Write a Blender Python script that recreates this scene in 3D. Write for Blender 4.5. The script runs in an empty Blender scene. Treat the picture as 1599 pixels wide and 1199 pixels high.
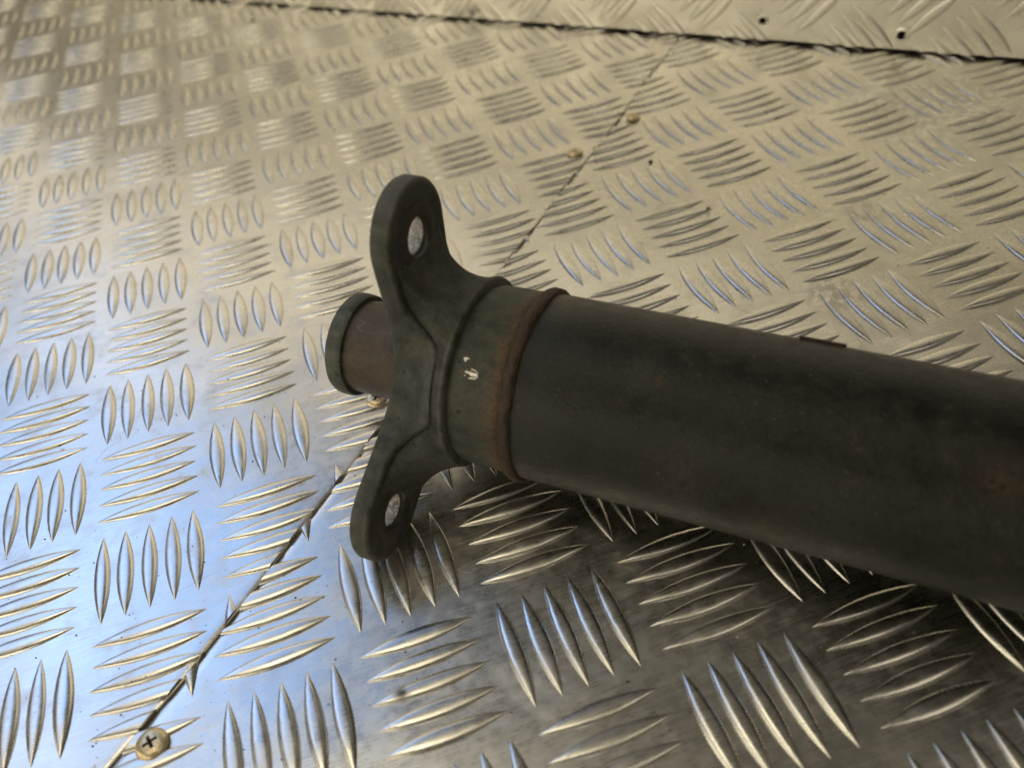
import bpy, bmesh, math, random
from mathutils import Vector, Matrix, noise

random.seed(7)
S = 0.045                       # metres per tread pitch (one block of five bars)
scene = bpy.context.scene
COL = scene.collection

# ------------------------------------------------------------------ camera
CAM = Vector((2.2359459, -6.8503502, 5.4984494))
RIGHT = Vector((0.9445779, -0.3059877, -0.1189290))
DOWN = Vector((-0.2965632, -0.6399680, -0.7088662))
FWD = Vector((0.1407935, 0.7048493, -0.6952443))
FPX, PW, PH = 1333.2, 1599.0, 1199.0
cd = bpy.data.cameras.new('camera')
cam = bpy.data.objects.new('camera', cd)
COL.objects.link(cam)
cd.sensor_width = 36.0
cd.lens = 36.0 * FPX / PW
cd.clip_start = 0.01
cd.clip_end = 50
M = Matrix((RIGHT, -DOWN, -FWD)).transposed().to_4x4()
M.translation = CAM * S
cam.matrix_world = M
cd.dof.use_dof = True
cd.dof.focus_distance = 7.1 * S
cd.dof.aperture_fstop = 8.5
scene.camera = cam

# ------------------------------------------------------------------ world and lamps
world = bpy.data.worlds.new('World')
scene.world = world
world.use_nodes = True
bgn = world.node_tree.nodes['Background']
bgn.inputs[0].default_value = (0.80, 0.72, 0.56, 1)
bgn.inputs[1].default_value = 0.11

HEAD = math.radians(78.70)
FOCUS = Vector((3.0, 0.0, 0.0)) * S


def lamp(name, az, el, dist, sx, sy, radiance, color, centre=FOCUS, spread=180):
    """area lamp seen from the floor at azimuth az (degrees right of the camera heading) and elevation el"""
    ld = bpy.data.lights.new(name, 'AREA')
    ld.shape = 'RECTANGLE'
    ld.size, ld.size_y = sx, sy
    ld.energy = radiance * math.pi * sx * sy
    ld.color = color
    ld.spread = math.radians(spread)
    o = bpy.data.objects.new(name, ld)
    a = HEAD - math.radians(az)
    e = math.radians(el)
    dv = Vector((math.cos(e) * math.cos(a), math.cos(e) * math.sin(a), math.sin(e)))
    o.location = centre + dv * dist
    o.rotation_euler = dv.to_track_quat('Z', 'Y').to_euler()
    COL.objects.link(o)
    return o


NEARL = Vector((0.0, -1.0, 0.0)) * S
lamp('daylight_opening', -43, 46, 0.92, 0.54, 0.68, 0.165, (0.25, 0.49, 1.0), NEARL, 52)
lamp('warm_glow', -74, 56, 1.0, 0.32, 0.34, 0.5, (1.0, 0.92, 0.76), NEARL)
lamp('cream_side', -62, 38, 2.1, 0.8, 0.7, 0.36, (1.0, 0.91, 0.74), Vector((8.0, -1.0, 0.0)) * S)  # added lamp, outshines the blue on the right-hand bar flanks
lamp('cream_ceiling', -104, 74, 1.2, 0.50, 0.42, 2.6, (1.0, 0.89, 0.62))
lamp('overhead', -163, 70, 1.25, 0.50, 0.36, 2.0, (1.0, 0.89, 0.64))
lamp('behind_right', 132, 50, 1.5, 0.75, 0.50, 1.1, (1.0, 0.90, 0.70))
lamp('doorway_behind', -128, 20, 1.8, 2.8, 0.8, 2.1, (1.0, 0.90, 0.68))
lamp('bounce_ahead', 8, 28, 1.9, 3.3, 1.25, 0.87, (1.0, 0.88, 0.65))

scene.view_settings.view_transform = 'Standard'
scene.view_settings.look = 'None'
scene.view_settings.exposure = 0.0
scene.view_settings.gamma = 1.0
scene.view_settings.use_curve_mapping = False
scene.cycles.use_denoising = True
scene.cycles.max_bounces = 5
scene.cycles.glossy_bounces = 4
scene.cycles.diffuse_bounces = 3
scene.cycles.sample_clamp_indirect = 8.0


# ------------------------------------------------------------------ helpers
def mesh_obj(name, verts, faces, mat, parent=None, smooth=True):
    me = bpy.data.meshes.new(name)
    me.from_pydata([tuple(v) for v in verts], [], faces)
    me.update()
    if smooth:
        me.polygons.foreach_set('use_smooth', [True] * len(me.polygons))
    if mat:
        me.materials.append(mat)
    o = bpy.data.objects.new(name, me)
    COL.objects.link(o)
    if parent:
        o.parent = parent
    return o


def tag(o, label=None, cat=None, group=None, kind=None):
    if label: o['label'] = label
    if cat: o['category'] = cat
    if group: o['group'] = group
    if kind: o['kind'] = kind
    return o


def fix_normals(o):
    bm = bmesh.new()
    bm.from_mesh(o.data)
    bmesh.ops.recalc_face_normals(bm, faces=bm.faces)
    bm.to_mesh(o.data)
    bm.free()


def apply_mods(o):
    dg = bpy.context.evaluated_depsgraph_get()
    me = bpy.data.meshes.new_from_object(o.evaluated_get(dg))
    old = o.data
    o.modifiers.clear()
    o.data = me
    me.name = old.name
    return o


def sharp(o, deg=38):
    o.data.polygons.foreach_set('use_smooth', [True] * len(o.data.polygons))
    o.data.set_sharp_from_angle(angle=math.radians(deg))


class Nodes:
    def __init__(self, name):
        self.mat = bpy.data.materials.new(name)
        self.mat.use_nodes = True
        self.t = self.mat.node_tree
        self.n = self.t.nodes
        self.b = self.n['Principled BSDF']

    def new(self, kind, **kw):
        x = self.n.new(kind)
        for k, v in kw.items():
            setattr(x, k, v)
        return x

    def link(self, a, b):
        self.t.links.new(a, b)

    def noise(self, vec, scale, detail=4, rough=0.55, dist=0.0):
        x = self.new('ShaderNodeTexNoise')
        x.inputs['Scale'].default_value = scale
        x.inputs['Detail'].default_value = detail
        x.inputs['Roughness'].default_value = rough
        x.inputs['Distortion'].default_value = dist
        self.link(vec, x.inputs['Vector'])
        return x.outputs['Fac']

    def noise_vec(self, vec, scale):
        x = self.new('ShaderNodeTexNoise')
        x.inputs['Scale'].default_value = scale
        self.link(vec, x.inputs['Vector'])
        return x.outputs['Color']

    def mapping(self, vec, scale=(1, 1, 1), rot=(0, 0, 0), loc=(0, 0, 0)):
        x = self.new('ShaderNodeMapping')
        x.inputs['Scale'].default_value = scale
        x.inputs['Rotation'].default_value = rot
        x.inputs['Location'].default_value = loc
        self.link(vec, x.inputs['Vector'])
        return x.outputs[0]

    def ramp(self, fac, lo, hi, a=0.0, b=1.0, clamp=True):
        x = self.new('ShaderNodeMapRange')
        x.clamp = clamp
        x.inputs['From Min'].default_value = lo
        x.inputs['From Max'].default_value = hi
        x.inputs['To Min'].default_value = a
        x.inputs['To Max'].default_value = b
        self.link(fac, x.inputs['Value'])
        return x.outputs[0]

    def mix(self, fac, a, b):
        x = self.new('ShaderNodeMix', data_type='RGBA')
        if isinstance(fac, float): x.inputs[0].default_value = fac
        else: self.link(fac, x.inputs[0])
        for s, v in ((x.inputs[6], a), (x.inputs[7], b)):
            if isinstance(v, tuple): s.default_value = (*v, 1)
            else: self.link(v, s)
        return x.outputs[2]

    def math(self, op, a, b=None):
        x = self.new('ShaderNodeMath', operation=op)
        for i, v in enumerate((a, b)):
            if v is None: continue
            if isinstance(v, (int, float)): x.inputs[i].default_value = v
            else: self.link(v, x.inputs[i])
        return x.outputs[0]

    def bump(self, height, strength, distance, prev=None):
        x = self.new('ShaderNodeBump')
        x.inputs['Strength'].default_value = strength
        x.inputs['Distance'].default_value = distance
        self.link(height, x.inputs['Height'])
        if prev: self.link(prev, x.inputs['Normal'])
        return x.outputs[0]

    def coords(self, which='Object'):
        if which == 'Position':
            x = self.new('ShaderNodeNewGeometry')
            v = x.outputs['Position']
        else:
            x = self.new('ShaderNodeTexCoord')
            v = x.outputs[which]
        return self.mapping(v, scale=(1 / S, 1 / S, 1 / S))

    def dist(self, vec, p):
        x = self.new('ShaderNodeVectorMath', operation='DISTANCE')
        self.link(vec, x.inputs[0])
        x.inputs[1].default_value = p
        return x.outputs['Value']

    def sep(self, vec):
        x = self.new('ShaderNodeSeparateXYZ')
        self.link(vec, x.inputs[0])
        return x.outputs


# ------------------------------------------------------------------ materials
MARKS = [((1.72, -3.85, 0.0), 0.09, 0.95), ((5.42, 7.10, 0.16), 0.16, 0.8), ((6.6, -1.45, 0.0), 0.35, 0.35), ((9.6, 1.2, 0.0), 1.3, 0.28), ((7.6, -0.4, 0.0), 0.3, 0.3), ((10.6, -0.6, 0.0), 0.9, 0.3)]


def aluminium(name, tint=(0.80, 0.775, 0.72), rough=(0.23, 0.35), dirt=1.0):
    m = Nodes(name)
    p = m.coords('Position')
    big = m.noise(p, 0.9, 3)
    fine = m.noise(p, 9.0, 3, 0.6)
    streak = m.noise(m.mapping(p, scale=(3, 90, 30), rot=(0, 0, 0.6)), 1.0, 1, 0.6)
    speck = m.noise(p, 34.0, 1, 0.6)
    patch = m.noise(p, 2.2, 4, 0.6)
    scn = m.noise(m.mapping(p, scale=(0.9, 3.2, 1.0), rot=(0, 0, 0.9)), 1.0, 0)
    scm = m.math('MULTIPLY', m.ramp(m.math('ABSOLUTE', m.math('SUBTRACT', scn, 0.47)), 0.0, 0.004, 1.0, 0.0), m.ramp(big, 0.50, 0.58))
    speckm = m.math('MULTIPLY', m.ramp(speck, 0.70, 0.75), m.ramp(patch, 0.5, 0.62, 0.1, 1.0))
    grime = m.math('MULTIPLY', m.ramp(patch, 0.50, 0.75), m.ramp(fine, 0.2, 0.8))
    base = m.mix(m.ramp(fine, 0.3, 0.7), tuple(c * 0.90 for c in tint), tint)
    base = m.mix(m.math('MULTIPLY', grime, 0.28 * dirt), base, (0.36, 0.33, 0.27))
    darkm = m.math('MULTIPLY', speckm, 0.75 * dirt)
    for (c, r, k_) in MARKS:         # black scuffs, smudges and broader dark patches
        dd = m.math('ADD', m.dist(p, c), m.math('MULTIPLY', m.math('SUBTRACT', patch, 0.5), r * 1.2))
        darkm = m.math('MAXIMUM', darkm, m.math('MULTIPLY', m.ramp(dd, r * 0.4, r, k_, 0.0), m.ramp(fine, 0.42, 0.58)))
    darkm = m.math('MAXIMUM', darkm, m.math('MULTIPLY', scm, 0.35))
    base = m.mix(darkm, base, (0.05, 0.045, 0.035))
    m.link(base, m.b.inputs['Base Color'])
    m.link(m.math('SUBTRACT', 1.0, m.math('MULTIPLY', darkm, 0.9)), m.b.inputs['Metallic'])
    r = m.ramp(m.math('ADD', m.math('MULTIPLY', big, 0.5), m.math('MULTIPLY', fine, 0.5)), 0.35, 0.65, rough[0], rough[1])
    r = m.math('ADD', r, m.math('MULTIPLY', grime, 0.2 * dirt))
    r = m.math('ADD', r, m.ramp(streak, 0.35, 0.75, -0.03, 0.05))
    m.link(r, m.b.inputs['Roughness'])
    bn = m.bump(m.noise(p, 1.3, 2, 0.4), 0.75, 0.02 * S)
    fineh = m.math('ADD', m.math('MULTIPLY', fine, 0.8), m.math('ADD', m.math('MULTIPLY', streak, 0.6), m.math('MULTIPLY', scm, -1.0)))
    bn = m.bump(fineh, 0.14, 0.0025 * S, bn)
    m.link(bn, m.b.inputs['Normal'])
    return m.mat


M_FLOOR = aluminium('aluminium_floor')
M_WALL = aluminium('aluminium_wall', tint=(0.80, 0.765, 0.68), rough=(0.30, 0.46), dirt=1.2)


def plain(name, color, rough=0.7, metallic=0.0):
    m = Nodes(name)
    p = m.coords('Position')
    f = m.noise(p, 6.0, 5)
    m.link(m.mix(f, tuple(c * 0.6 for c in color), tuple(min(1, c * 1.3) for c in color)), m.b.inputs['Base Color'])
    m.b.inputs['Roughness'].default_value = rough
    m.b.inputs['Metallic'].default_value = metallic
    return m.mat


M_DARK = plain('dark_plywood', (0.02, 0.017, 0.013))
M_GRIME = plain('dirt_fill', (0.10, 0.085, 0.06), 0.9)
M_GRIT = plain('grit', (0.05, 0.04, 0.03), 0.9)
M_CHIP = plain('pale_chip', (0.6, 0.56, 0.47), 0.6)


def paint(name, base, dust, dust_amt, rust_amt, xr=None, marks=(), rust_rings=(), rust_edge=None, rough=0.55, spec=0.35, stains=(), edge=0.0, grain=0.55):
    """worn dark paint on steel. base/dust colours, rust colour patches, bare scratches at marks, rust rings round bolt holes"""
    m = Nodes(name)
    p = m.coords('Object')
    n1 = m.noise(p, 2.3, 5, 0.6)
    n2 = m.noise(p, 9.0, 6, 0.65)
    n3 = m.noise(p, 34.0, 4, 0.7)
    streak = m.noise(m.mapping(p, scale=(0.7, 5, 5)), 1.6, 5, 0.6, 0.4)
    dustm = m.math('MULTIPLY', m.ramp(m.math('ADD', m.math('MULTIPLY', n1, 0.6), m.math('MULTIPLY', streak, 0.4)), 0.38, 0.66), dust_amt)
    if xr:     # paler band along the axis: full at xr[0], gone at xr[1]
        x = m.sep(p)[0]
        xx = m.math('ADD', x, m.math('MULTIPLY', m.math('SUBTRACT', n1, 0.5), 0.9))
        dustm = m.math('MAXIMUM', dustm, m.ramp(xx, xr[0], xr[1], xr[2], 0.0))
        dustm = m.math('MULTIPLY', dustm, 1.0)
    col = m.mix(dustm, base, dust)
    col = m.mix(m.math('MULTIPLY', m.ramp(n2, 0.40, 0.64), 0.5), col, tuple(c * 1.5 for c in dust))
    col = m.mix(m.math('MULTIPLY', m.ramp(n3, 0.30, 0.46, 1.0, 0.0), 0.6), col, tuple(c * 0.45 for c in base))
    col = m.mix(m.ramp(m.noise(p, 62.0, 2, 0.6), 0.70, 0.76, 0.0, 0.7), col, (0.22, 0.22, 0.19))
    rust = m.mix(m.ramp(n3, 0.3, 0.7), (0.045, 0.022, 0.011), (0.17, 0.088, 0.042))
    rm = m.math('MULTIPLY', m.ramp(n2, 0.60, 0.74), m.math('MULTIPLY', m.ramp(n1, 0.46, 0.6), rust_amt))
    for (c, r0, r1) in rust_rings:
        dd = m.dist(p, c)
        ring = m.math('MULTIPLY', m.ramp(dd, r1, r1 + 0.03, 1.0, 0.0), m.ramp(n2, 0.36, 0.6, 0.25, 0.8))
        rm = m.math('MAXIMUM', rm, ring)
    if rust_edge:
        x = m.sep(p)[0]
        xx = m.math('ADD', x, m.math('ADD', m.math('MULTIPLY', m.math('SUBTRACT', n2, 0.5), 0.35), m.math('MULTIPLY', m.math('SUBTRACT', n3, 0.5), 0.15)))
        rm = m.math('MAXIMUM', rm, m.ramp(xx, rust_edge[0], rust_edge[1], 0.0, 0.95))
    col = m.mix(rm, col, rust)
    for (c, r, sc_, k_) in stains:
        dd = m.math('ADD', m.dist(p, c), m.math('MULTIPLY', m.math('SUBTRACT', n2, 0.5), r * 2.2))
        dd = m.math('ADD', dd, m.math('MULTIPLY', m.math('SUBTRACT', n3, 0.5), r * 1.2))
        col = m.mix(m.math('MULTIPLY', m.ramp(dd, r * 0.2, r * 1.1, k_, 0.0), m.ramp(n3, 0.36, 0.62, 0.1, 1.0)), col, sc_)
    # sharp-edged chips down to primer and dark pits
    nc = m.noise(p, 15.0, 3, 0.7)
    col = m.mix(m.math('MULTIPLY', m.ramp(nc, 0.69, 0.70), 0.6), col, (0.060, 0.054, 0.043))
    col = m.mix(m.math('MULTIPLY', m.ramp(nc, 0.325, 0.335, 1.0, 0.0), 0.8), col, (0.002, 0.002, 0.002))
    # thin scratches, mostly along the shaft
    sv = m.noise(m.mapping(p, scale=(0.9, 3.0, 3.0), rot=(0.3, 0.5, 0.2)), 1.2, 1)
    sm = m.math('MULTIPLY', m.ramp(m.math('ABSOLUTE', m.math('SUBTRACT', sv, 0.48)), 0.0, 0.005, 1.0, 0.0), m.ramp(m.noise(p, 2.6, 2), 0.54, 0.62))
    col = m.mix(m.math('MULTIPLY', sm, 0.28), col, tuple(c * 2.6 for c in dust))
    if edge:      # paint rubbed thin on the outer edges
        g = m.new('ShaderNodeNewGeometry')
        em = m.math('MULTIPLY', m.ramp(g.outputs['Pointiness'], 0.51, 0.56), m.ramp(n2, 0.35, 0.6, 0.2, 1.0))
        col = m.mix(m.math('MULTIPLY', em, edge), col, (0.13, 0.125, 0.105))
    metal = None
    for (c, r) in marks:
        dd = m.dist(m.mapping(p, scale=(0.8, 1, 1.5), loc=(-0.8 * c[0] + c[0], 0, -1.5 * c[2] + c[2])), c)
        sc = m.math('MULTIPLY', m.ramp(dd, r * 0.75, r, 1.0, 0.0), m.ramp(m.noise(m.mapping(p, scale=(34, 34, 90), rot=(0, 0.7, 0.4)), 1.0, 2), 0.50, 0.53))
        metal = sc if metal is None else m.math('MAXIMUM', metal, sc)
    r = m.ramp(n2, 0.3, 0.7, rough - 0.1, rough + 0.14)
    if metal is not None:
        col = m.mix(metal, col, (0.86, 0.82, 0.74))
        m.link(m.math('MULTIPLY', metal, 0.8), m.b.inputs['Metallic'])
        r = m.math('SUBTRACT', r, m.math('MULTIPLY', metal, 0.2))
    m.link(col, m.b.inputs['Base Color'])
    m.link(r, m.b.inputs['Roughness'])
    m.b.inputs['Specular IOR Level'].default_value = spec
    bn = m.bump(n2, 0.35, 0.012 * S)
    bn = m.bump(n3, grain, 0.010 * S, bn)
    m.link(bn, m.b.inputs['Normal'])
    return m.mat


def bare_steel(name, color=(0.90, 0.87, 0.82), rough=0.34):
    m = Nodes(name)
    p = m.coords('Object')
    n = m.noise(p, 40.0, 4, 0.7)
    n2 = m.noise(p, 9.0, 4, 0.6)
    m.link(m.mix(m.ramp(m.math('ADD', m.math('MULTIPLY', n, 0.6), m.math('MULTIPLY', n2, 0.4)), 0.44, 0.60, 0, 0.75), color, (0.16, 0.12, 0.095)), m.b.inputs['Base Color'])
    m.b.inputs['Metallic'].default_value = 0.75
    m.link(m.ramp(n, 0.3, 0.7, rough - 0.08, rough + 0.15), m.b.inputs['Roughness'])
    m.link(m.bump(n, 1.0, 0.03 * S), m.b.inputs['Normal'])
    return m.mat


# ------------------------------------------------------------------ the sheets of five-bar tread plate
SEAM_C = Vector((2.15830, -1.20700, 0))
SEAM_D = Vector((0.702835, 0.711353, 0)).normalized()
SEAM_N = Vector((SEAM_D.y, -SEAM_D.x, 0))          # towards the sheet on the right
WALL_A = Vector((1.79786, 10.63269, 0))
WALL_W = Vector((0.718617, -0.695406, 0)).normalized()
WALL_N = Vector((-WALL_W.y, WALL_W.x, 0))          # points away from the camera (through the wall)
ZG = 0.07                                          # gap between the floor and the wall sheet
TH = 0.045
BAR_L, BAR_W, BAR_H, BAR_SP = 0.880, 0.148, 0.0285, 0.190


def bar_geometry():
    """one raised tread bar along +X, pitch units; lens outline, rounded flat top, its rim sunk just under the sheet"""
    us = (-1.0, -0.90, -0.78, -0.62, -0.3, 0.3, 0.62, 0.78, 0.90, 1.0)
    ss = (-1.0, -0.94, -0.82, -0.64, -0.4, -0.13, 0.13, 0.4, 0.64, 0.82, 0.94, 1.0)
    V, F = [], []
    for s in ss:
        w = BAR_W / 2 * (1 - s * s)
        hgt = BAR_H * min(1.0, (max(0, 1 - abs(s) ** 3)) ** 0.75)
        for u in us:
            V.append((s * BAR_L / 2, u * w, hgt * (1 - abs(u) ** 4.5) - (0.0035 if abs(u) == 1 else 0)))
    k = len(us)
    for i in range(len(ss) - 1):
        for j in range(k - 1):
            a = i * k + j
            F.append((a, a + k, a + k + 1, a + 1))
    return V, F


BV, BF = bar_geometry()
BAR_ME = {}
for nm, mt in (('floor', M_FLOOR), ('wall', M_WALL)):
    me = bpy.data.meshes.new('tread_bar')
    me.from_pydata([tuple(c * S for c in v) for v in BV], [], BF)
    me.polygons.foreach_set('use_smooth', [True] * len(me.polygons))
    me.materials.append(mt)
    BAR_ME[nm] = me


def project(P):
    q = P - CAM
    z = q.dot(FWD)
    if z < 0.2:
        return None
    return (q.dot(RIGHT) / z * FPX + PW / 2, q.dot(DOWN) / z * FPX + PH / 2, z)


def lay_bars(sheet, mats, cuts, mesh_key, mat, keep):
    """mats: bar matrices in pitch units; cuts: (point, normal) planes, the side the normal points to is removed.
    The bars in view that show largest become parts of their own, the rest one joined part."""
    half = BAR_L / 2
    items = []
    for m in mats:
        c = m.translation
        ax = m.to_3x3() @ Vector((1, 0, 0))
        ends = [c + ax * half, c - ax * half]
        if not keep(c):
            continue
        cut = []
        gone = False
        for (p, n) in [q(c) if callable(q) else q for q in cuts]:
            ds = [(e - p).dot(n) for e in ends]
            if min(ds) > -0.02: gone = True
            elif max(ds) > -BAR_W: cut.append((p, n))
        if gone:
            continue
        pr_ = [project(e) for e in ends + [c]]
        vis = any(q and -5 < q[0] < PW + 5 and -5 < q[1] < PH + 5 for q in pr_)
        q = project(c)
        items.append((vis, -(q[2] if q else 99), m, cut))
    items.sort(key=lambda t: (not t[0], -t[1]))
    shown = 0
    rest = bmesh.new()
    for vis, _, m, cut in items:
        single = vis and shown < 300
        if cut:
            bm = bmesh.new()
            vs = [bm.verts.new(m @ Vector(v)) for v in BV]
            for f in BF: bm.faces.new([vs[i] for i in f])
            for (p, n) in cut:
                r = bmesh.ops.bisect_plane(bm, geom=bm.verts[:] + bm.edges[:] + bm.faces[:], plane_co=p, plane_no=n, clear_outer=True)
                ed = [e for e in r['geom_cut'] if isinstance(e, bmesh.types.BMEdge)]
                if ed:      # close the sawn end
                    ext = bmesh.ops.extrude_edge_only(bm, edges=ed)
                    nv = [g for g in ext['geom'] if isinstance(g, bmesh.types.BMVert)]
                    up = m.to_3x3() @ Vector((0, 0, 1))
                    o0 = m.translation
                    for x in nv:
                        x.co -= up * ((x.co - o0).dot(up) + 0.01)
            if len(bm.faces) == 0:
                bm.free()
                continue
            for f in bm.faces: f.smooth = True
            me = bpy.data.meshes.new('tread_bar')
            if single:
                for x in bm.verts: x.co *= S
                bm.to_mesh(me)
                me.materials.append(mat)
                me.set_sharp_from_angle(angle=math.radians(50))
                o = bpy.data.objects.new('tread_bar', me)
                COL.objects.link(o)
                o.parent = sheet
                shown += 1
            else:
                bm.to_mesh(me)
                rest.from_mesh(me)
            bm.free()
        elif single:
            o = bpy.data.objects.new('tread_bar', BAR_ME[mesh_key])
            mm = m.copy()
            mm.translation = mm.translation * S
            COL.objects.link(o)
            o.parent = sheet
            o.matrix_local = mm
            shown += 1
        else:
            vs = [rest.verts.new(m @ Vector(v)) for v in BV]
            for f in BF: rest.faces.new([vs[i] for i in f])
    if len(rest.verts):
        for x in rest.verts: x.co *= S
        for f in rest.faces: f.smooth = True
        me = bpy.data.meshes.new('tread_bar_field')
        rest.to_mesh(me)
        me.materials.append(mat)
        o = bpy.data.objects.new('tread_bar_field', me)
        COL.objects.link(o)
        o.parent = sheet
        tag(o, kind='stuff')
    rest.free()
    return shown


def lattice(origin, ang, r0, r1, basis):
    """matrices of the bars of every block; basis maps plate coordinates (x, y, height) to the place"""
    out = []
    for i in range(r0[0], r1[0]):
        for j in range(r0[1], r1[1]):
            vert = (i + j) % 2 == 0
            for k in range(-2, 3):
                px, py = (i + k * BAR_SP, j) if vert else (i, j + k * BAR_SP)
                jit = random.uniform(-0.004, 0.004)
                a = ang + (math.pi / 2 if vert else 0) + random.uniform(-0.008, 0.008)
                x = origin[0] + math.cos(ang) * px - math.sin(ang) * py + jit
                y = origin[1] + math.sin(ang) * px + math.cos(ang) * py - jit
                loc = Matrix.Translation((x, y, 0)) @ Matrix.Rotation(a, 4, 'Z') @ Matrix.Diagonal((random.uniform(0.975, 1.01), random.uniform(0.92, 1.06), random.uniform(0.82, 1.12), 1))
                out.append(basis @ loc)
    return out


SEAM_PTS = ((-14, 0.0), (-4.2, -0.06), (-3.44, -0.04), (-3.1, -0.022), (-2.75, 0.006), (-2.4, 0.003), (-1.9, 0.010), (-1.13, 0.006), (-0.6, 0.022), (-0.13, 0.014), (2.0, 0.0), (4.56, -0.006), (5.5, 0.018), (6.26, -0.022), (7.06, -0.035), (9, -0.02), (20, 0))


def seam_wobble(u):
    for (a, p), (b, q) in zip(SEAM_PTS, SEAM_PTS[1:]):
        if u <= b:
            k = max(0.0, (u - a) / (b - a))
            k = k * k * (3 - 2 * k)
            return p + (q - p) * k + 0.006 * noise.noise(Vector((u * 3.1, 3.3, 0)))
    return 0.0


def seam_plane(c, side):
    u = (c - SEAM_C).dot(SEAM_D)
    return (SEAM_C + SEAM_N * (seam_wobble(u) + side * 0.008), SEAM_N * -side)


def sheet_mesh(name, side, far, u0, u1, mat, gap):
    """a floor sheet: top face, rolled seam edge and underside, side=-1 left of the seam, +1 right of it"""
    prof = [(far, 0.0), (far * 0.5, 0.0), (1.2, 0.0), (0.35, 0.0), (0.09, -0.0003), (0.05, -0.0012), (0.024, -0.0038), (0.009, -0.008), (0.002, -0.015), (0.0, -TH), (far, -TH)]
    if side < 0:
        prof = [(far, 0.0), (far * 0.5, 0.0), (1.2, 0.0), (0.35, 0.0), (0.10, 0.0), (0.04, -0.0003), (0.018, -0.002), (0.007, -0.006), (0.001, -0.014), (0.0, -TH), (far, -TH)]
    n = 240
    V, F = [], []
    for i in range(n + 1):
        u = u0 + (u1 - u0) * i / n
        wob = seam_wobble(u) + 0.003 * noise.noise(Vector((u * 9, side * 5.0, 0)))
        gap = 0.0012 + 0.0045 * max(0.0, min(1.0, (-1.2 - u) / 1.5))
        lift = 0.008 * noise.noise(Vector((u * 0.8, side * 9.0, 1.0)))
        for (q, z) in prof:
            fall = math.exp(-q / 0.25)
            P = SEAM_C + SEAM_D * u + SEAM_N * (side * (q + gap) + wob * math.exp(-q / 0.5))
            V.append(Vector((P.x, P.y, z + (lift - 0.004) * fall)) * S)
    k = len(prof)
    for i in range(n):
        for j in range(k):
            a, b = i * k + j, i * k + (j + 1) % k
            F.append((a, a + k, b + k, b))
    F.append(tuple(range(k)))
    F.append(tuple(n * k + j for j in reversed(range(k))))
    o = mesh_obj(name, V, F, mat)
    fix_normals(o)
    sharp(o, 50)
    return o


def seam_fill():  # added strip keeps the joint from going black
    V, F = [], []
    n = 400
    for i in range(n + 1):
        u = -12.0 + 22.0 * i / n
        z = -0.014 + 0.008 * noise.noise(Vector((u * 6, 1, 1)))
        for q in (-0.012, 0.012):
            P = SEAM_C + SEAM_D * u + SEAM_N * (seam_wobble(u) + q)
            for zz in (z, -TH):
                V.append(Vector((P.x, P.y, zz)) * S)
    for i in range(n):
        a = i * 4
        F += [(a, a + 4, a + 6, a + 2), (a, a + 1, a + 5, a + 4), (a + 2, a + 6, a + 7, a + 3)]
    o = mesh_obj('seam_fill', V, F, M_GRIME)
    tag(o, 'brown dirt strip added to lighten the joint between the two floor sheets', 'dirt', kind='stuff')


seam_fill()
U_WALL = (WALL_A + WALL_W * 5 - SEAM_C).dot(SEAM_D)
wall_cut = (WALL_A + WALL_N * 0.25, WALL_N)
left = sheet_mesh('floor_sheet', -1, 22.0, -13.0, U_WALL + 0.35, M_FLOOR, 0.004)
tag(left, 'bright aluminium five-bar tread sheet left of the seam, blue sheen toward the lower corner', 'metal sheet', kind='structure')
right = sheet_mesh('floor_sheet', +1, 13.0, -13.0, U_WALL + 0.35, M_FLOOR, 0.004)
tag(right, 'aluminium five-bar tread sheet right of the seam, lying under the shaft', 'metal sheet', kind='structure')


def near_left(c):
    return c.y > -9 and -9 < c.x < 10 and c.y < 20


lay_bars(left, lattice((0, 0), 0.0, (-9, -9), (10, 20), Matrix.Identity(4)),
         [lambda c: seam_plane(c, -1), wall_cut], 'floor', M_FLOOR, near_left)
lay_bars(right, lattice((5.82602, 1.23098), 0.0194, (-12, -12), (12, 10), Matrix.Identity(4)),
         [lambda c: seam_plane(c, 1), wall_cut], 'floor', M_FLOOR, lambda c: -10 < c.y < 9 and c.x < 17)

# wall sheet: standing on the far side, diagonal lattice
WB = Matrix(((WALL_W.x, 0, -WALL_N.x, WALL_A.x), (WALL_W.y, 0, -WALL_N.y, WALL_A.y), (0, 1, 0, 0), (0, 0, 0, 1)))
WALL_H = 4.5
x0, x1 = -9.0, 22.0
nseg = 120
V, F = [], []
for i in range(nseg + 1):
    a = x0 + (x1 - x0) * i / nseg
    wz = ZG - 0.018 + 0.006 * noise.noise(Vector((a * 2.3, 0, 7))) - 0.0022 * max(0, 8 - a)
    for (y, z) in ((wz, -TH), (wz, -0.012), (wz + 0.012, 0.0), (ZG + 0.4, 0.0), (WALL_H, 0.0), (WALL_H, -TH)):
        V.append((WB @ Vector((a, y, z))) * S)
for i in range(nseg):
    for j in range(6):
        a, b = i * 6 + j, i * 6 + (j + 1) % 6
        F.append((a, a + 6, b + 6, b))
F.append(tuple(range(6)))
F.append(tuple(nseg * 6 + j for j in reversed(range(6))))
wall = mesh_obj('wall_sheet', V, F, M_WALL)
fix_normals(wall)
HOLES = ((9.749, 0.322, 0.050), (11.60, 0.249, 0.058))
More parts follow.
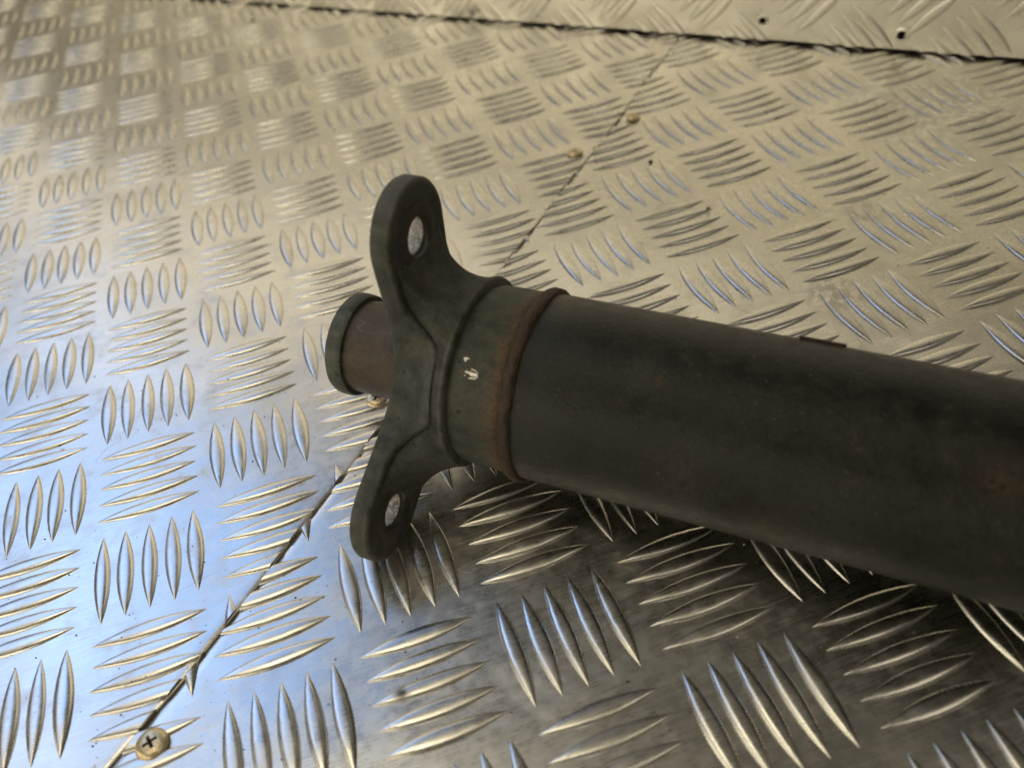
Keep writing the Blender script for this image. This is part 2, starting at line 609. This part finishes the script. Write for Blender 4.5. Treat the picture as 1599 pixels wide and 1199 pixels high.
for (a, z, r) in HOLES:
    bm = bmesh.new()
    bmesh.ops.create_cone(bm, cap_ends=True, segments=28, radius1=r, radius2=r, depth=0.4)
    me = bpy.data.meshes.new('drill')
    bm.to_mesh(me)
    bm.free()
    ob = bpy.data.objects.new('drill', me)
    COL.objects.link(ob)
    mm = WB @ Matrix.Translation((a, z, 0))
    mm.translation = mm.translation * S
    ob.matrix_world = mm @ Matrix.Scale(S, 4)
    md = wall.modifiers.new('b', 'BOOLEAN')
    md.operation = 'DIFFERENCE'
    md.object = ob
    md.solver = 'MANIFOLD'
bpy.context.view_layer.update()
apply_mods(wall)
for ob in [o for o in COL.objects if o.name.startswith('drill')]:
    bpy.data.objects.remove(ob)
sharp(wall, 40)
tag(wall, 'dull aluminium five-bar tread sheet standing as a wall across the top, with two drilled holes', 'metal sheet', kind='structure')
wl = lattice((12.376, 0.121), math.radians(47.4), (-18, -18), (14, 14), WB)
zplane = (Vector((0, 0, ZG - 0.012)), Vector((0, 0, -1)))


def on_wall(c):
    a = (c - WALL_A).dot(WALL_W)
    if not (x0 + .5 < a < x1 - .5 and c.z < WALL_H - 0.5): return False
    return True




def clears_holes(m):
    ax = m.to_3x3() @ Vector((1, 0, 0))
    for ha, hz, hr in HOLES:
        q = WALL_A + WALL_W * ha + Vector((0, 0, hz)) - m.translation
        al = q.dot(ax)
        ac = math.sqrt(max(0.0, q.dot(q) - al * al))
        if abs(al) < BAR_L / 2 and ac < hr + 0.02:
            return False
    return True


lay_bars(wall, [m for m in wl if clears_holes(m)], [zplane], 'wall', M_WALL, on_wall)
for (a, z, r) in HOLES:          # pressed, brightened rim of each drilled hole
    V, F = [], []
    N = 36
    prof = ((r * 0.98, -0.03), (r * 1.0, 0.004), (r * 1.12, 0.014), (r * 1.35, 0.010), (r * 1.75, -0.002))
    for i in range(N):
        th = 2 * math.pi * i / N
        jj = 1 + 0.10 * noise.noise(Vector((math.cos(th) * 2, math.sin(th) * 2, a)))
        for q, (rr, zz) in enumerate(prof):
            k_ = 1 if q < 2 else jj
            V.append((WB @ Vector((a + rr * k_ * math.cos(th), z + rr * k_ * math.sin(th), zz))) * S)
    for i in range(N):
        for j in range(4):
            p_, q_ = i * 5 + j, ((i + 1) % N) * 5 + j
            F.append((p_, q_, q_ + 1, p_ + 1))
    o = mesh_obj('hole_rim', V, F, M_WALL, wall)
    fix_normals(o)


def slab(name, P, X, Y, Z, mat):
    """box from corner P along edge vectors X, Y, Z (pitch units)"""
    vs = [P + X * a + Y * b + Z * c for c in (0, 1) for b in (0, 1) for a in (0, 1)]
    fs = [(0, 1, 3, 2), (4, 5, 7, 6), (0, 1, 5, 4), (2, 3, 7, 6), (0, 2, 6, 4), (1, 3, 7, 5)]
    o = mesh_obj(name, [v * S for v in vs], fs, mat, smooth=False)
    fix_normals(o)
    return o


o = slab('subfloor', SEAM_C + SEAM_D * -13 - SEAM_N * 22 + Vector((0, 0, -0.5)), SEAM_D * (13 + U_WALL + 1.2), SEAM_N * 35.0, Vector((0, 0, 0.5 - TH - 0.003)), M_DARK)
tag(o, 'dark plywood subfloor under the tread sheets, seen through the seam', 'subfloor', kind='structure')
o = slab('wall_light_block', WALL_A + WALL_W * x0 + WALL_N * (TH + 0.30) + Vector((0, 0, 0.01)), WALL_W * (x1 - x0), WALL_N * 0.5, Vector((0, 0, WALL_H)), M_DARK)  # added board keeps world light out of the wall gap and holes
tag(o, 'dark plywood board added to block light behind the wall sheet and its drilled holes', 'light blocker', kind='structure')

# ------------------------------------------------------------------ the drive shaft
A0 = Vector((4.8506537, -3.6474026, 0.9053208))
DD = Vector((0.7566846, -0.6533088, -0.0248207)).normalized()
HH = Vector((0.6535101, 0.7569178, 0.0)).normalized()
VV = DD.cross(HH).normalized()
R0 = 0.711
TB = -2.80
axp = A0 + DD * TB
ZO = axp.z / VV.z
base = axp - VV * ZO
shaft = bpy.data.objects.new('drive_shaft', None)
COL.objects.link(shaft)
mm = Matrix((DD, HH, VV)).transposed().to_4x4()
mm.translation = base * S
shaft.matrix_world = mm
tag(shaft, 'worn dark green-black steel drive shaft with three-armed flange, lying on the tread sheets', 'drive shaft')


def loc(t, y, z):
    return Vector((t - TB, y, z + ZO)) * S


def lathe(name, prof, seg, mat, parent, wob=None, closed=False):
    V, F = [], []
    k = len(prof)
    for i in range(seg):
        th = 2 * math.pi * i / seg
        for j, (t, r) in enumerate(prof):
            dt = dr = 0
            if wob:
                dt, dr = wob(j, th, t, r)
            V.append(loc(t + dt, (r + dr) * math.cos(th), (r + dr) * math.sin(th)))
    for i in range(seg):
        n = (i + 1) % seg
        for j in range(k if closed else k - 1):
            jj = (j + 1) % k
            F.append((i * k + j, i * k + jj, n * k + jj, n * k + j))
    if not closed:
        for j in (0, k - 1):
            if prof[j][1] > 0.001:
                F.append(tuple(i * k + j for i in range(seg)))
    o = mesh_obj(name, V, F, mat, parent)
    fix_normals(o)
    sharp(o, 40)
    return o


def L(t, y, z):          # local coordinates as the material sees them (pitch units)
    return (t - TB, y, z + ZO)


ARMS = [math.radians(a) for a in (89, 209, 329)]
HR = 1.205
rings = [(L(-2.8, HR * math.cos(a), HR * math.sin(a)), 0.17, 0.27) for a in ARMS]


def tube_pt(t, deg):
    return L(t, R0 * math.cos(math.radians(deg)), R0 * math.sin(math.radians(deg)))


# (place, radius, colour, strength): rust bloom, oily smears and scuffs on the tube
STAINS = [(tube_pt(1.05, 128), 0.20, (0.060, 0.040, 0.020), 0.7), (tube_pt(0.55, 95), 0.26, (0.002, 0.002, 0.002), 0.9),
          (tube_pt(1.15, 100), 0.20, (0.002, 0.002, 0.002), 0.9), (tube_pt(-0.75, 165), 0.25, (0.045, 0.036, 0.024), 0.7),
          (tube_pt(-0.15, 185), 0.22, (0.050, 0.038, 0.022), 0.7), (tube_pt(0.2, 170), 0.3, (0.036, 0.036, 0.028), 0.6),
          (tube_pt(-1.1, 110), 0.16, (0.05, 0.05, 0.04), 0.5), (tube_pt(0.9, 70), 0.35, (0.030, 0.031, 0.029), 0.7)]
M_TUBE = paint('tube_paint', (0.0050, 0.0052, 0.0036), (0.0175, 0.0180, 0.0130), 0.5, 0.4, xr=(-1.85 - TB, -1.30 - TB, 1.2), rough=0.36, spec=0.24, stains=STAINS)
M_NECK = paint('neck_paint', (0.024, 0.028, 0.022), (0.066, 0.068, 0.052), 0.8, 0.7, rust_edge=(-2.18 - TB, -1.98 - TB),
               marks=[(L(-2.27, 0.70 * math.cos(math.radians(134.4)), 0.70 * math.sin(math.radians(134.4))), 0.050), (L(-2.33, 0.70 * math.cos(math.radians(127.2)), 0.70 * math.sin(math.radians(127.2))), 0.026)])
M_FLANGE = paint('flange_paint', (0.021, 0.023, 0.019), (0.068, 0.069, 0.056), 0.8, 0.7, edge=0.9, grain=1.0)
M_SPIGOT = paint('sleeve_grease', (0.042, 0.033, 0.024), (0.080, 0.064, 0.046), 0.9, 0.25, rough=0.5)
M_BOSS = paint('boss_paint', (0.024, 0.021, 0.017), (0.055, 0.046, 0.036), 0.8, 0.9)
M_RIM = paint('sleeve_rim_paint', (0.025, 0.028, 0.023), (0.11, 0.115, 0.095), 0.7, 0.2)
M_WELD = paint('weld_rust', (0.024, 0.017, 0.012), (0.060, 0.038, 0.025), 0.9, 1.0, rough=0.6)
M_CLIP = paint('clip_rust', (0.040, 0.020, 0.013), (0.06, 0.035, 0.022), 0.7, 0.8)
M_BORE = bare_steel('bolt_bore')

tube_prof = [(-1.95, 0.60), (-1.95, R0 - 0.006), (-1.93, R0)] + [(-1.93 + i * 0.4, R0) for i in range(1, 24)] + [(7.45, R0), (7.47, R0 - 0.01), (7.47, 0.01)]
tube = lathe('tube', tube_prof, 128, M_TUBE, shaft)


def weld_wob(j, th, t, r):
    a = noise.noise(Vector((math.cos(th) * 6, math.sin(th) * 6, j * 0.7)))
    b = noise.noise(Vector((math.cos(th) * 22, math.sin(th) * 22, j * 0.9)))
    edge = noise.noise(Vector((math.cos(th) * 3, math.sin(th) * 3, 5.0)))
    k = 0 if r < 0.67 else 1
    c = noise.noise(Vector((math.cos(th) * 40, math.sin(th) * 40, j * 1.3)))
    return (0.010 * edge + 0.004 * b) * k, (0.007 * a + 0.006 * b + 0.004 * c) * k


wprof = [(-2.035, 0.66), (-2.035, 0.697)]
for i in range(13):
    a = math.pi * i / 12
    wprof.append((-1.982 - 0.050 * math.cos(a), 0.703 + 0.046 * math.sin(a) ** 0.8))
wprof += [(-1.928, 0.705), (-1.928, 0.66)]
lathe('weld_bead', wprof, 220, M_WELD, shaft, weld_wob)

neck_prof = [(-2.46, 0.60), (-2.475, 0.672), (-2.45, 0.672), (-2.43, 0.684), (-2.39, 0.696), (-2.3, 0.700), (-2.2, 0.701), (-2.12, 0.701), (-2.09, 0.706), (-2.06, 0.707), (-2.045, 0.699), (-2.02, 0.695), (-2.02, 0.60)]
lathe('neck', neck_prof, 128, M_NECK, shaft)

# flange: plate with three arms lofted back to a round hub
half_out = []
for i in range(13):
    a = math.pi / 2 * i / 12
    half_out.append((HR + 0.41 * math.cos(a), 0.40 * math.sin(a)))
half_out += [(1.10, 0.396), (1.0, 0.39), (0.9, 0.384), (0.8, 0.379), (0.7, 0.376), (0.62, 0.374), (0.55, 0.376), (0.49, 0.383), (0.43, 0.395), (0.37, 0.412), (0.31, 0.433), (0.262, 0.454)]
outline = []
for ai, a in enumerate(ARMS):
    sec = [(x, -y) for x, y in reversed(half_out)] + half_out[1:]
    for q, (x, y) in enumerate(sec[:-1]):
        outline.append((x * math.cos(a) - y * math.sin(a), x * math.sin(a) + y * math.cos(a)))
TF, TBK, THUB, RHUB = -2.975, -2.815, -2.47, 0.755
NO = len(outline)


def inset(pts, dlt):
    out = []
    n = len(pts)
    for i in range(n):
        ax, ay = pts[i - 1]
        bx, by = pts[(i + 1) % n]
        tx, ty = bx - ax, by - ay
        l = math.hypot(tx, ty)
        out.append((pts[i][0] - ty / l * dlt, pts[i][1] + tx / l * dlt))
    return out


V, F = [], []
cols = 0
o1 = inset(outline, 0.035)
o2 = inset(outline, 0.012)
o3 = inset(outline, 0.085)
for i in range(NO):
    x, y = outline[i]
    th = math.atan2(y, x)
    rho = math.hypot(x, y)
    c, s = math.cos(th), math.sin(th)
    w = max(0.0, min(1.0, (0.95 - rho) / 0.40))
    w = w * w * (3 - 2 * w)
    tb = TBK + (-2.53 - TBK) * w              # the side wall of an arm deepens toward the hub
    fl = 1 + (0.735 / rho - 1) * w
    pts = [(TF, 0.30 * c, 0.30 * s), (TF, *o1[i]), (TF + 0.012, *o2[i]), (TF + 0.035, x, y), (TF + 0.10, x * (1 + (fl - 1) * 0.06), y * (1 + (fl - 1) * 0.06)),
           (TF + 0.10 + (tb - TF - 0.10) * 0.5, x * (1 + (fl - 1) * 0.40), y * (1 + (fl - 1) * 0.40)),
           (tb - 0.02, x * fl, y * fl), (tb - 0.005, o2[i][0] * fl, o2[i][1] * fl), (tb, o1[i][0] * (1 - w) + x * fl * w, o1[i][1] * (1 - w) + y * fl * w)]
    e1 = (o1[i][0] * (1 - w) + x * fl * w, o1[i][1] * (1 - w) + y * fl * w)
    lip = 0.006 * (1 - w)
    e3 = (o3[i][0] * (1 - w) + x * fl * 0.998 * w, o3[i][1] * (1 - w) + y * fl * 0.998 * w)
    pts += [(tb - lip * 0.15, e1[0] * 0.6 + e3[0] * 0.4, e1[1] * 0.6 + e3[1] * 0.4), (tb - lip, *e3)]
    e1 = e3
    tb -= lip
    r1 = math.hypot(*e1)
    rs = min(r1, 1.18)
    for k in (0.33, 0.66, 1.0):
        if r1 > 1.18:
            f_ = (r1 + (rs - r1) * k) / r1
            pts.append((tb, e1[0] * f_, e1[1] * f_))
        else:
            pts.append((tb + 0.0015 * k, e1[0] * (1 + 0.0005 * k), e1[1] * (1 + 0.0005 * k)))
    th1 = math.atan2(e1[1], e1[0])
    c1, s1 = math.cos(th1), math.sin(th1)
    mix_ = max(0.0, min(1.0, (rs - RHUB) / 0.42))
    cr = RHUB + (rs - RHUB) * (0.5 - 0.32 * mix_)
    ct = tb + (THUB - tb) * (0.5 - 0.36 * mix_)
    for k in range(1, 11):
        q = k / 10
        rr = (1 - q) ** 2 * rs + 2 * q * (1 - q) * cr + q * q * RHUB
        tt = (1 - q) ** 2 * tb + 2 * q * (1 - q) * ct + q * q * THUB
        pts.append((tt, c1 * rr, s1 * rr))
    c, s = c1, s1
    pts += [(THUB + 0.015, c * (RHUB - 0.004), s * (RHUB - 0.004)), (THUB + 0.027, c * (RHUB - 0.02), s * (RHUB - 0.02)), (THUB + 0.03, c * 0.66, s * 0.66), (THUB + 0.03, c * 0.3, s * 0.3)]
    cols = len(pts)
    V += [loc(*p_) for p_ in pts]
for i in range(NO):
    n = (i + 1) % NO
    for j in range(cols):
        jj = (j + 1) % cols
        F.append((i * cols + j, i * cols + jj, n * cols + jj, n * cols + j))
flange = mesh_obj('flange', V, F, M_FLANGE, shaft)
fix_normals(flange)
HOLE_R = 0.140
axis_o = loc(TB, 0, 0)
turn = Matrix.Translation(axis_o) @ Matrix.Rotation(math.radians(-120), 4, 'X') @ Matrix.Translation(-axis_o)
for step in range(3):    # drill, turn the flange by a third, drill again
    bm = bmesh.new()
    bmesh.ops.create_cone(bm, cap_ends=True, segments=41, radius1=HOLE_R, radius2=HOLE_R, depth=0.83)
    for x in bm.verts:
        x.co = loc(-2.907 + x.co.z, HR * math.cos(ARMS[0]) + x.co.x, HR * math.sin(ARMS[0]) + x.co.y)
    bmesh.ops.recalc_face_normals(bm, faces=bm.faces)
    me = bpy.data.meshes.new('drill')
    bm.to_mesh(me)
    bm.free()
    ob = bpy.data.objects.new('drill', me)
    COL.objects.link(ob)
    ob.matrix_world = shaft.matrix_world
    md = flange.modifiers.new('b', 'BOOLEAN')
    md.operation = 'DIFFERENCE'
    md.object = ob
    md.solver = 'EXACT'
    bpy.context.view_layer.update()
    apply_mods(flange)
    bpy.data.objects.remove(ob)
    flange.data.transform(turn)
    flange.data.update()
    bpy.context.view_layer.update()
sharp(flange, 42)

for a in ARMS:           # bright worn bore lining each bolt hole
    cy, cz = HR * math.cos(a), HR * math.sin(a)
    V, F = [], []
    N = 40
    prof = ((TF - 0.003, HOLE_R + 0.002), (TF - 0.003, HOLE_R - 0.003), (TF + 0.03, HOLE_R - 0.012), (TF + 0.06, HOLE_R - 0.012), (TBK - 0.034, HOLE_R - 0.013), (TBK - 0.030, HOLE_R - 0.010), (TBK - 0.028, HOLE_R + 0.002))
    for i in range(N):
        th = 2 * math.pi * i / N
        for (t, r) in prof:
            V.append(loc(t, cy + r * math.cos(th), cz + r * math.sin(th)))
    k = len(prof)
    for i in range(N):
        n = (i + 1) % N
        for j in range(k):
            F.append((i * k + j, i * k + (j + 1) % k, n * k + (j + 1) % k, n * k + j))
    o = mesh_obj('bolt_bore', V, F, M_BORE, flange)
    fix_normals(o)
    sharp(o, 50)
    V, F = [], []        # machined pad; its dark paint in the hole mouth stands in for shade
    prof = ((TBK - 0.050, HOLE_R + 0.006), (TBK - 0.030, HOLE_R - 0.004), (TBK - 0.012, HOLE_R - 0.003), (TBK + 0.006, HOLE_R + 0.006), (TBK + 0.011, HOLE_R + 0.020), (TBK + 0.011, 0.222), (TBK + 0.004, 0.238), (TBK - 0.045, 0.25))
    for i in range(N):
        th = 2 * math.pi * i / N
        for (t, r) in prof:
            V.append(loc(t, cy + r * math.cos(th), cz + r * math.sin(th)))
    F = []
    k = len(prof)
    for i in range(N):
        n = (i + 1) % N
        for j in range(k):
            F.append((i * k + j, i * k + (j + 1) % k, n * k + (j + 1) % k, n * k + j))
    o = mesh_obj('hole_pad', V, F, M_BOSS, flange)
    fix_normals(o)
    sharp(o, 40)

sl = lathe('centering_sleeve', [(-3.60, 0.24), (-3.60, 0.372), (-3.5, 0.378), (-3.25, 0.380), (-3.06, 0.381), (-3.03, 0.395), (-2.95, 0.40), (-2.95, 0.24)], 96, M_SPIGOT, shaft, closed=True)
tag(sl, 'greasy brown centering sleeve')
lathe('sleeve_rim', [(-3.655, 0.27), (-3.655, 0.395), (-3.645, 0.41), (-3.625, 0.421), (-3.56, 0.424), (-3.525, 0.421), (-3.508, 0.410), (-3.505, 0.37), (-3.56, 0.36), (-3.56, 0.27)], 96, M_RIM, sl,
      wob=lambda j, th, t, r: (0, 0.004 * noise.noise(Vector((math.cos(th) * 4, math.sin(th) * 4, j * 0.3)))), closed=True)

# balance clip welded on the far side of the tube
V, F = [], []
for (r) in (R0 - 0.005, R0 + 0.020):
    for i in range(7):
        th = math.radians(37 + i * 3)
        for t in (-0.225, 0.078):
            V.append(loc(t, r * math.cos(th), r * math.sin(th)))
for i in range(6):
    b = i * 2
    F += [(14 + b, 14 + b + 1, 14 + b + 3, 14 + b + 2), (b, b + 2, b + 3, b + 1), (b, 14 + b, 14 + b + 2, b + 2), (b + 1, b + 3, 14 + b + 3, 14 + b + 1)]
F += [(0, 1, 15, 14), (12, 26, 27, 13)]
o = mesh_obj('balance_weight', V, F, M_CLIP, shaft, smooth=False)
fix_normals(o)

# ------------------------------------------------------------------ screws
ms = Nodes('yellow_zinc')
p = ms.coords('Object')
n1 = ms.noise(p, 14, 4)
n2 = ms.noise(p, 40, 4)
col = ms.mix(ms.ramp(n1, 0.35, 0.65), (0.60, 0.47, 0.28), (0.80, 0.69, 0.48))
col = ms.mix(ms.ramp(n2, 0.58, 0.72, 0, 0.8), col, (0.20, 0.14, 0.08))
ms.link(col, ms.b.inputs['Base Color'])
ms.b.inputs['Metallic'].default_value = 0.75
ms.link(ms.ramp(n2, 0.3, 0.7, 0.26, 0.45), ms.b.inputs['Roughness'])
ms.link(ms.bump(n1, 0.4, 0.02 * S), ms.b.inputs['Normal'])
M_SCREW = ms.mat
M_SLOT = plain('slot_dark', (0.02, 0.015, 0.01), 0.8)


def screw_mesh():
    V, F = [], []
    prof = [(0.0, 0.050), (0.045, 0.049), (0.075, 0.045), (0.097, 0.036), (0.110, 0.022), (0.114, 0.010), (0.112, -0.004)]
    N = 32
    for i in range(N):
        th = 2 * math.pi * i / N
        for (r, z) in prof[1:]:
            V.append(Vector((r * math.cos(th), r * math.sin(th), z)) * S)
    V.append(Vector((0, 0, 0.050)) * S)
    V.append(Vector((0, 0, -0.004)) * S)
    k = len(prof) - 1
    for i in range(N):
        n = (i + 1) % N
        F.append((len(V) - 2, i * k, n * k))
        F.append((len(V) - 1, n * k + k - 1, i * k + k - 1))
        for j in range(k - 1):
            F.append((i * k + j, i * k + j + 1, n * k + j + 1, n * k + j))
    o = mesh_obj('screw', V, F, M_SCREW)
    fix_normals(o)
    cs = []
    for q in (0, 1):
        w, l = 0.0135, 0.066
        bm = bmesh.new()
        bmesh.ops.create_cube(bm, size=1.0)
        for x in bm.verts:
            tp = 0.62 if x.co.z < 0 else 1.0
            xx, yy = x.co.x * 2 * l * tp, x.co.y * 2 * w * (0.8 if x.co.z < 0 else 1.0)
            if q: xx, yy = -yy, xx
            x.co = Vector((xx, yy, 0.055 + x.co.z * 0.08)) * S
        me = bpy.data.meshes.new('drill')
        bm.to_mesh(me)
        bm.free()
        ob = bpy.data.objects.new('drill', me)
        COL.objects.link(ob)
        md = o.modifiers.new('b', 'BOOLEAN')
        md.operation = 'DIFFERENCE'
        md.object = ob
        md.solver = 'MANIFOLD'
        cs.append(ob)
    bpy.context.view_layer.update()
    apply_mods(o)
    for ob in cs: bpy.data.objects.remove(ob)
    sharp(o, 35)
    # dark faces across the bottom of the cross
    V, F = [], []
    for (a, b) in ((0.050, 0.0118), (0.0118, 0.050)):
        z = 0.019 if a > b else 0.0195
        n = len(V)
        V += [Vector((x, y, z)) * S for x, y in ((-a, -b), (a, -b), (a, b), (-a, b))]
        F.append((n, n + 1, n + 2, n + 3))
    sd = mesh_obj('cross_recess', V, F, M_SLOT, o, smooth=False)
    return o, sd


s0, sd0 = screw_mesh()
SCREWS = [((0.015, -3.575), 0.35, 1.0, (0, 0), 'brassy cross-head screw beside the seam near the bottom edge'),
          ((2.126, -0.948), 0.9, 0.95, (6, -4), 'cross-head screw half hidden under the centering sleeve of the shaft'),
          ((5.345, 2.30), 0.2, 0.9, (-8, 5), 'dull orange screw left of the seam beyond the shaft'),
          ((6.335, 2.765), 1.1, 0.85, (14, 10), 'rusty orange screw right of the seam nearest the wall')]
for i, ((x, y), rz, sc, tilt, lab) in enumerate(SCREWS):
    if i == 0:
        o, c = s0, sd0
    else:
        o = s0.copy()
        COL.objects.link(o)
        c = sd0.copy()
        COL.objects.link(c)
        c.parent = o
    o.location = Vector((x, y, 0.012)) * S
    o.rotation_euler = (math.radians(tilt[0]), math.radians(tilt[1]), rz)
    o.scale = (sc, sc, sc)
    tag(o, lab, 'screw', 'screws holding down the tread sheets')


# ------------------------------------------------------------------ grit
def unproject(u, v, z=0.0):
    q = RIGHT * ((u - PW / 2) / FPX) + DOWN * ((v - PH / 2) / FPX) + FWD
    return CAM + q * ((z - CAM.z) / q.z)


def grains(name, spots, mat, label):
    bm = bmesh.new()
    for (P, r) in spots:
        ret = bmesh.ops.create_icosphere(bm, subdivisions=1, radius=1.0)
        for x in ret['verts']:
            n = 1 + 0.5 * noise.noise(x.co * 1.7 + P * 3.1)
            x.co = Vector((x.co.x * r * n * 1.2, x.co.y * r * n * 0.85, x.co.z * r * 0.6 * n)) + P + Vector((0, 0, r * 0.35))
    for x in bm.verts: x.co *= S
    me = bpy.data.meshes.new(name)
    bm.to_mesh(me)
    bm.free()
    me.materials.append(mat)
    o = bpy.data.objects.new(name, me)
    COL.objects.link(o)
    return tag(o, label, 'grit', kind='stuff')


spots = [(unproject(1016, 254), 0.030), (unproject(1106, 326, 0.03), 0.022), (unproject(395, 33), 0.03), (unproject(918, 887, 0.03), 0.020),
         (unproject(93, 696, 0.03), 0.014), (unproject(1408, 870, 0.0), 0.009), (unproject(980, 1064, 0), 0.010)]
for i in range(420):
    u, v = random.uniform(0, PW), random.uniform(60, PH)
    P = unproject(u, v)
    if (P - WALL_A).dot(WALL_N) > -0.05: continue
    spots.append((P, random.choice((0.003, 0.004, 0.004, 0.005, 0.007))))
for i in range(120):        # swept-up grit along the foot of the wall
    a = random.uniform(1, 14)
    P = WALL_A + WALL_W * a - WALL_N * abs(random.gauss(0, 0.12))
    spots.append((Vector((P.x, P.y, 0)), random.choice((0.006, 0.009, 0.013))))
grains('grit', spots, M_GRIT, 'dark grit scattered over the tread sheets')
pale = [(unproject(603, 50), 0.035), (unproject(704, 893, 0.0), 0.014), (unproject(1541 / 2, 800 + 485 / 2), 0.008), (unproject(1245, 65), 0.02)]
for i in range(60):
    u, v = random.uniform(0, PW), random.uniform(60, PH)
    pale.append((unproject(u, v), random.choice((0.004, 0.005, 0.007))))
grains('pale_chips', pale, M_CHIP, 'pale paint chips and crumbs lying on the tread sheets')
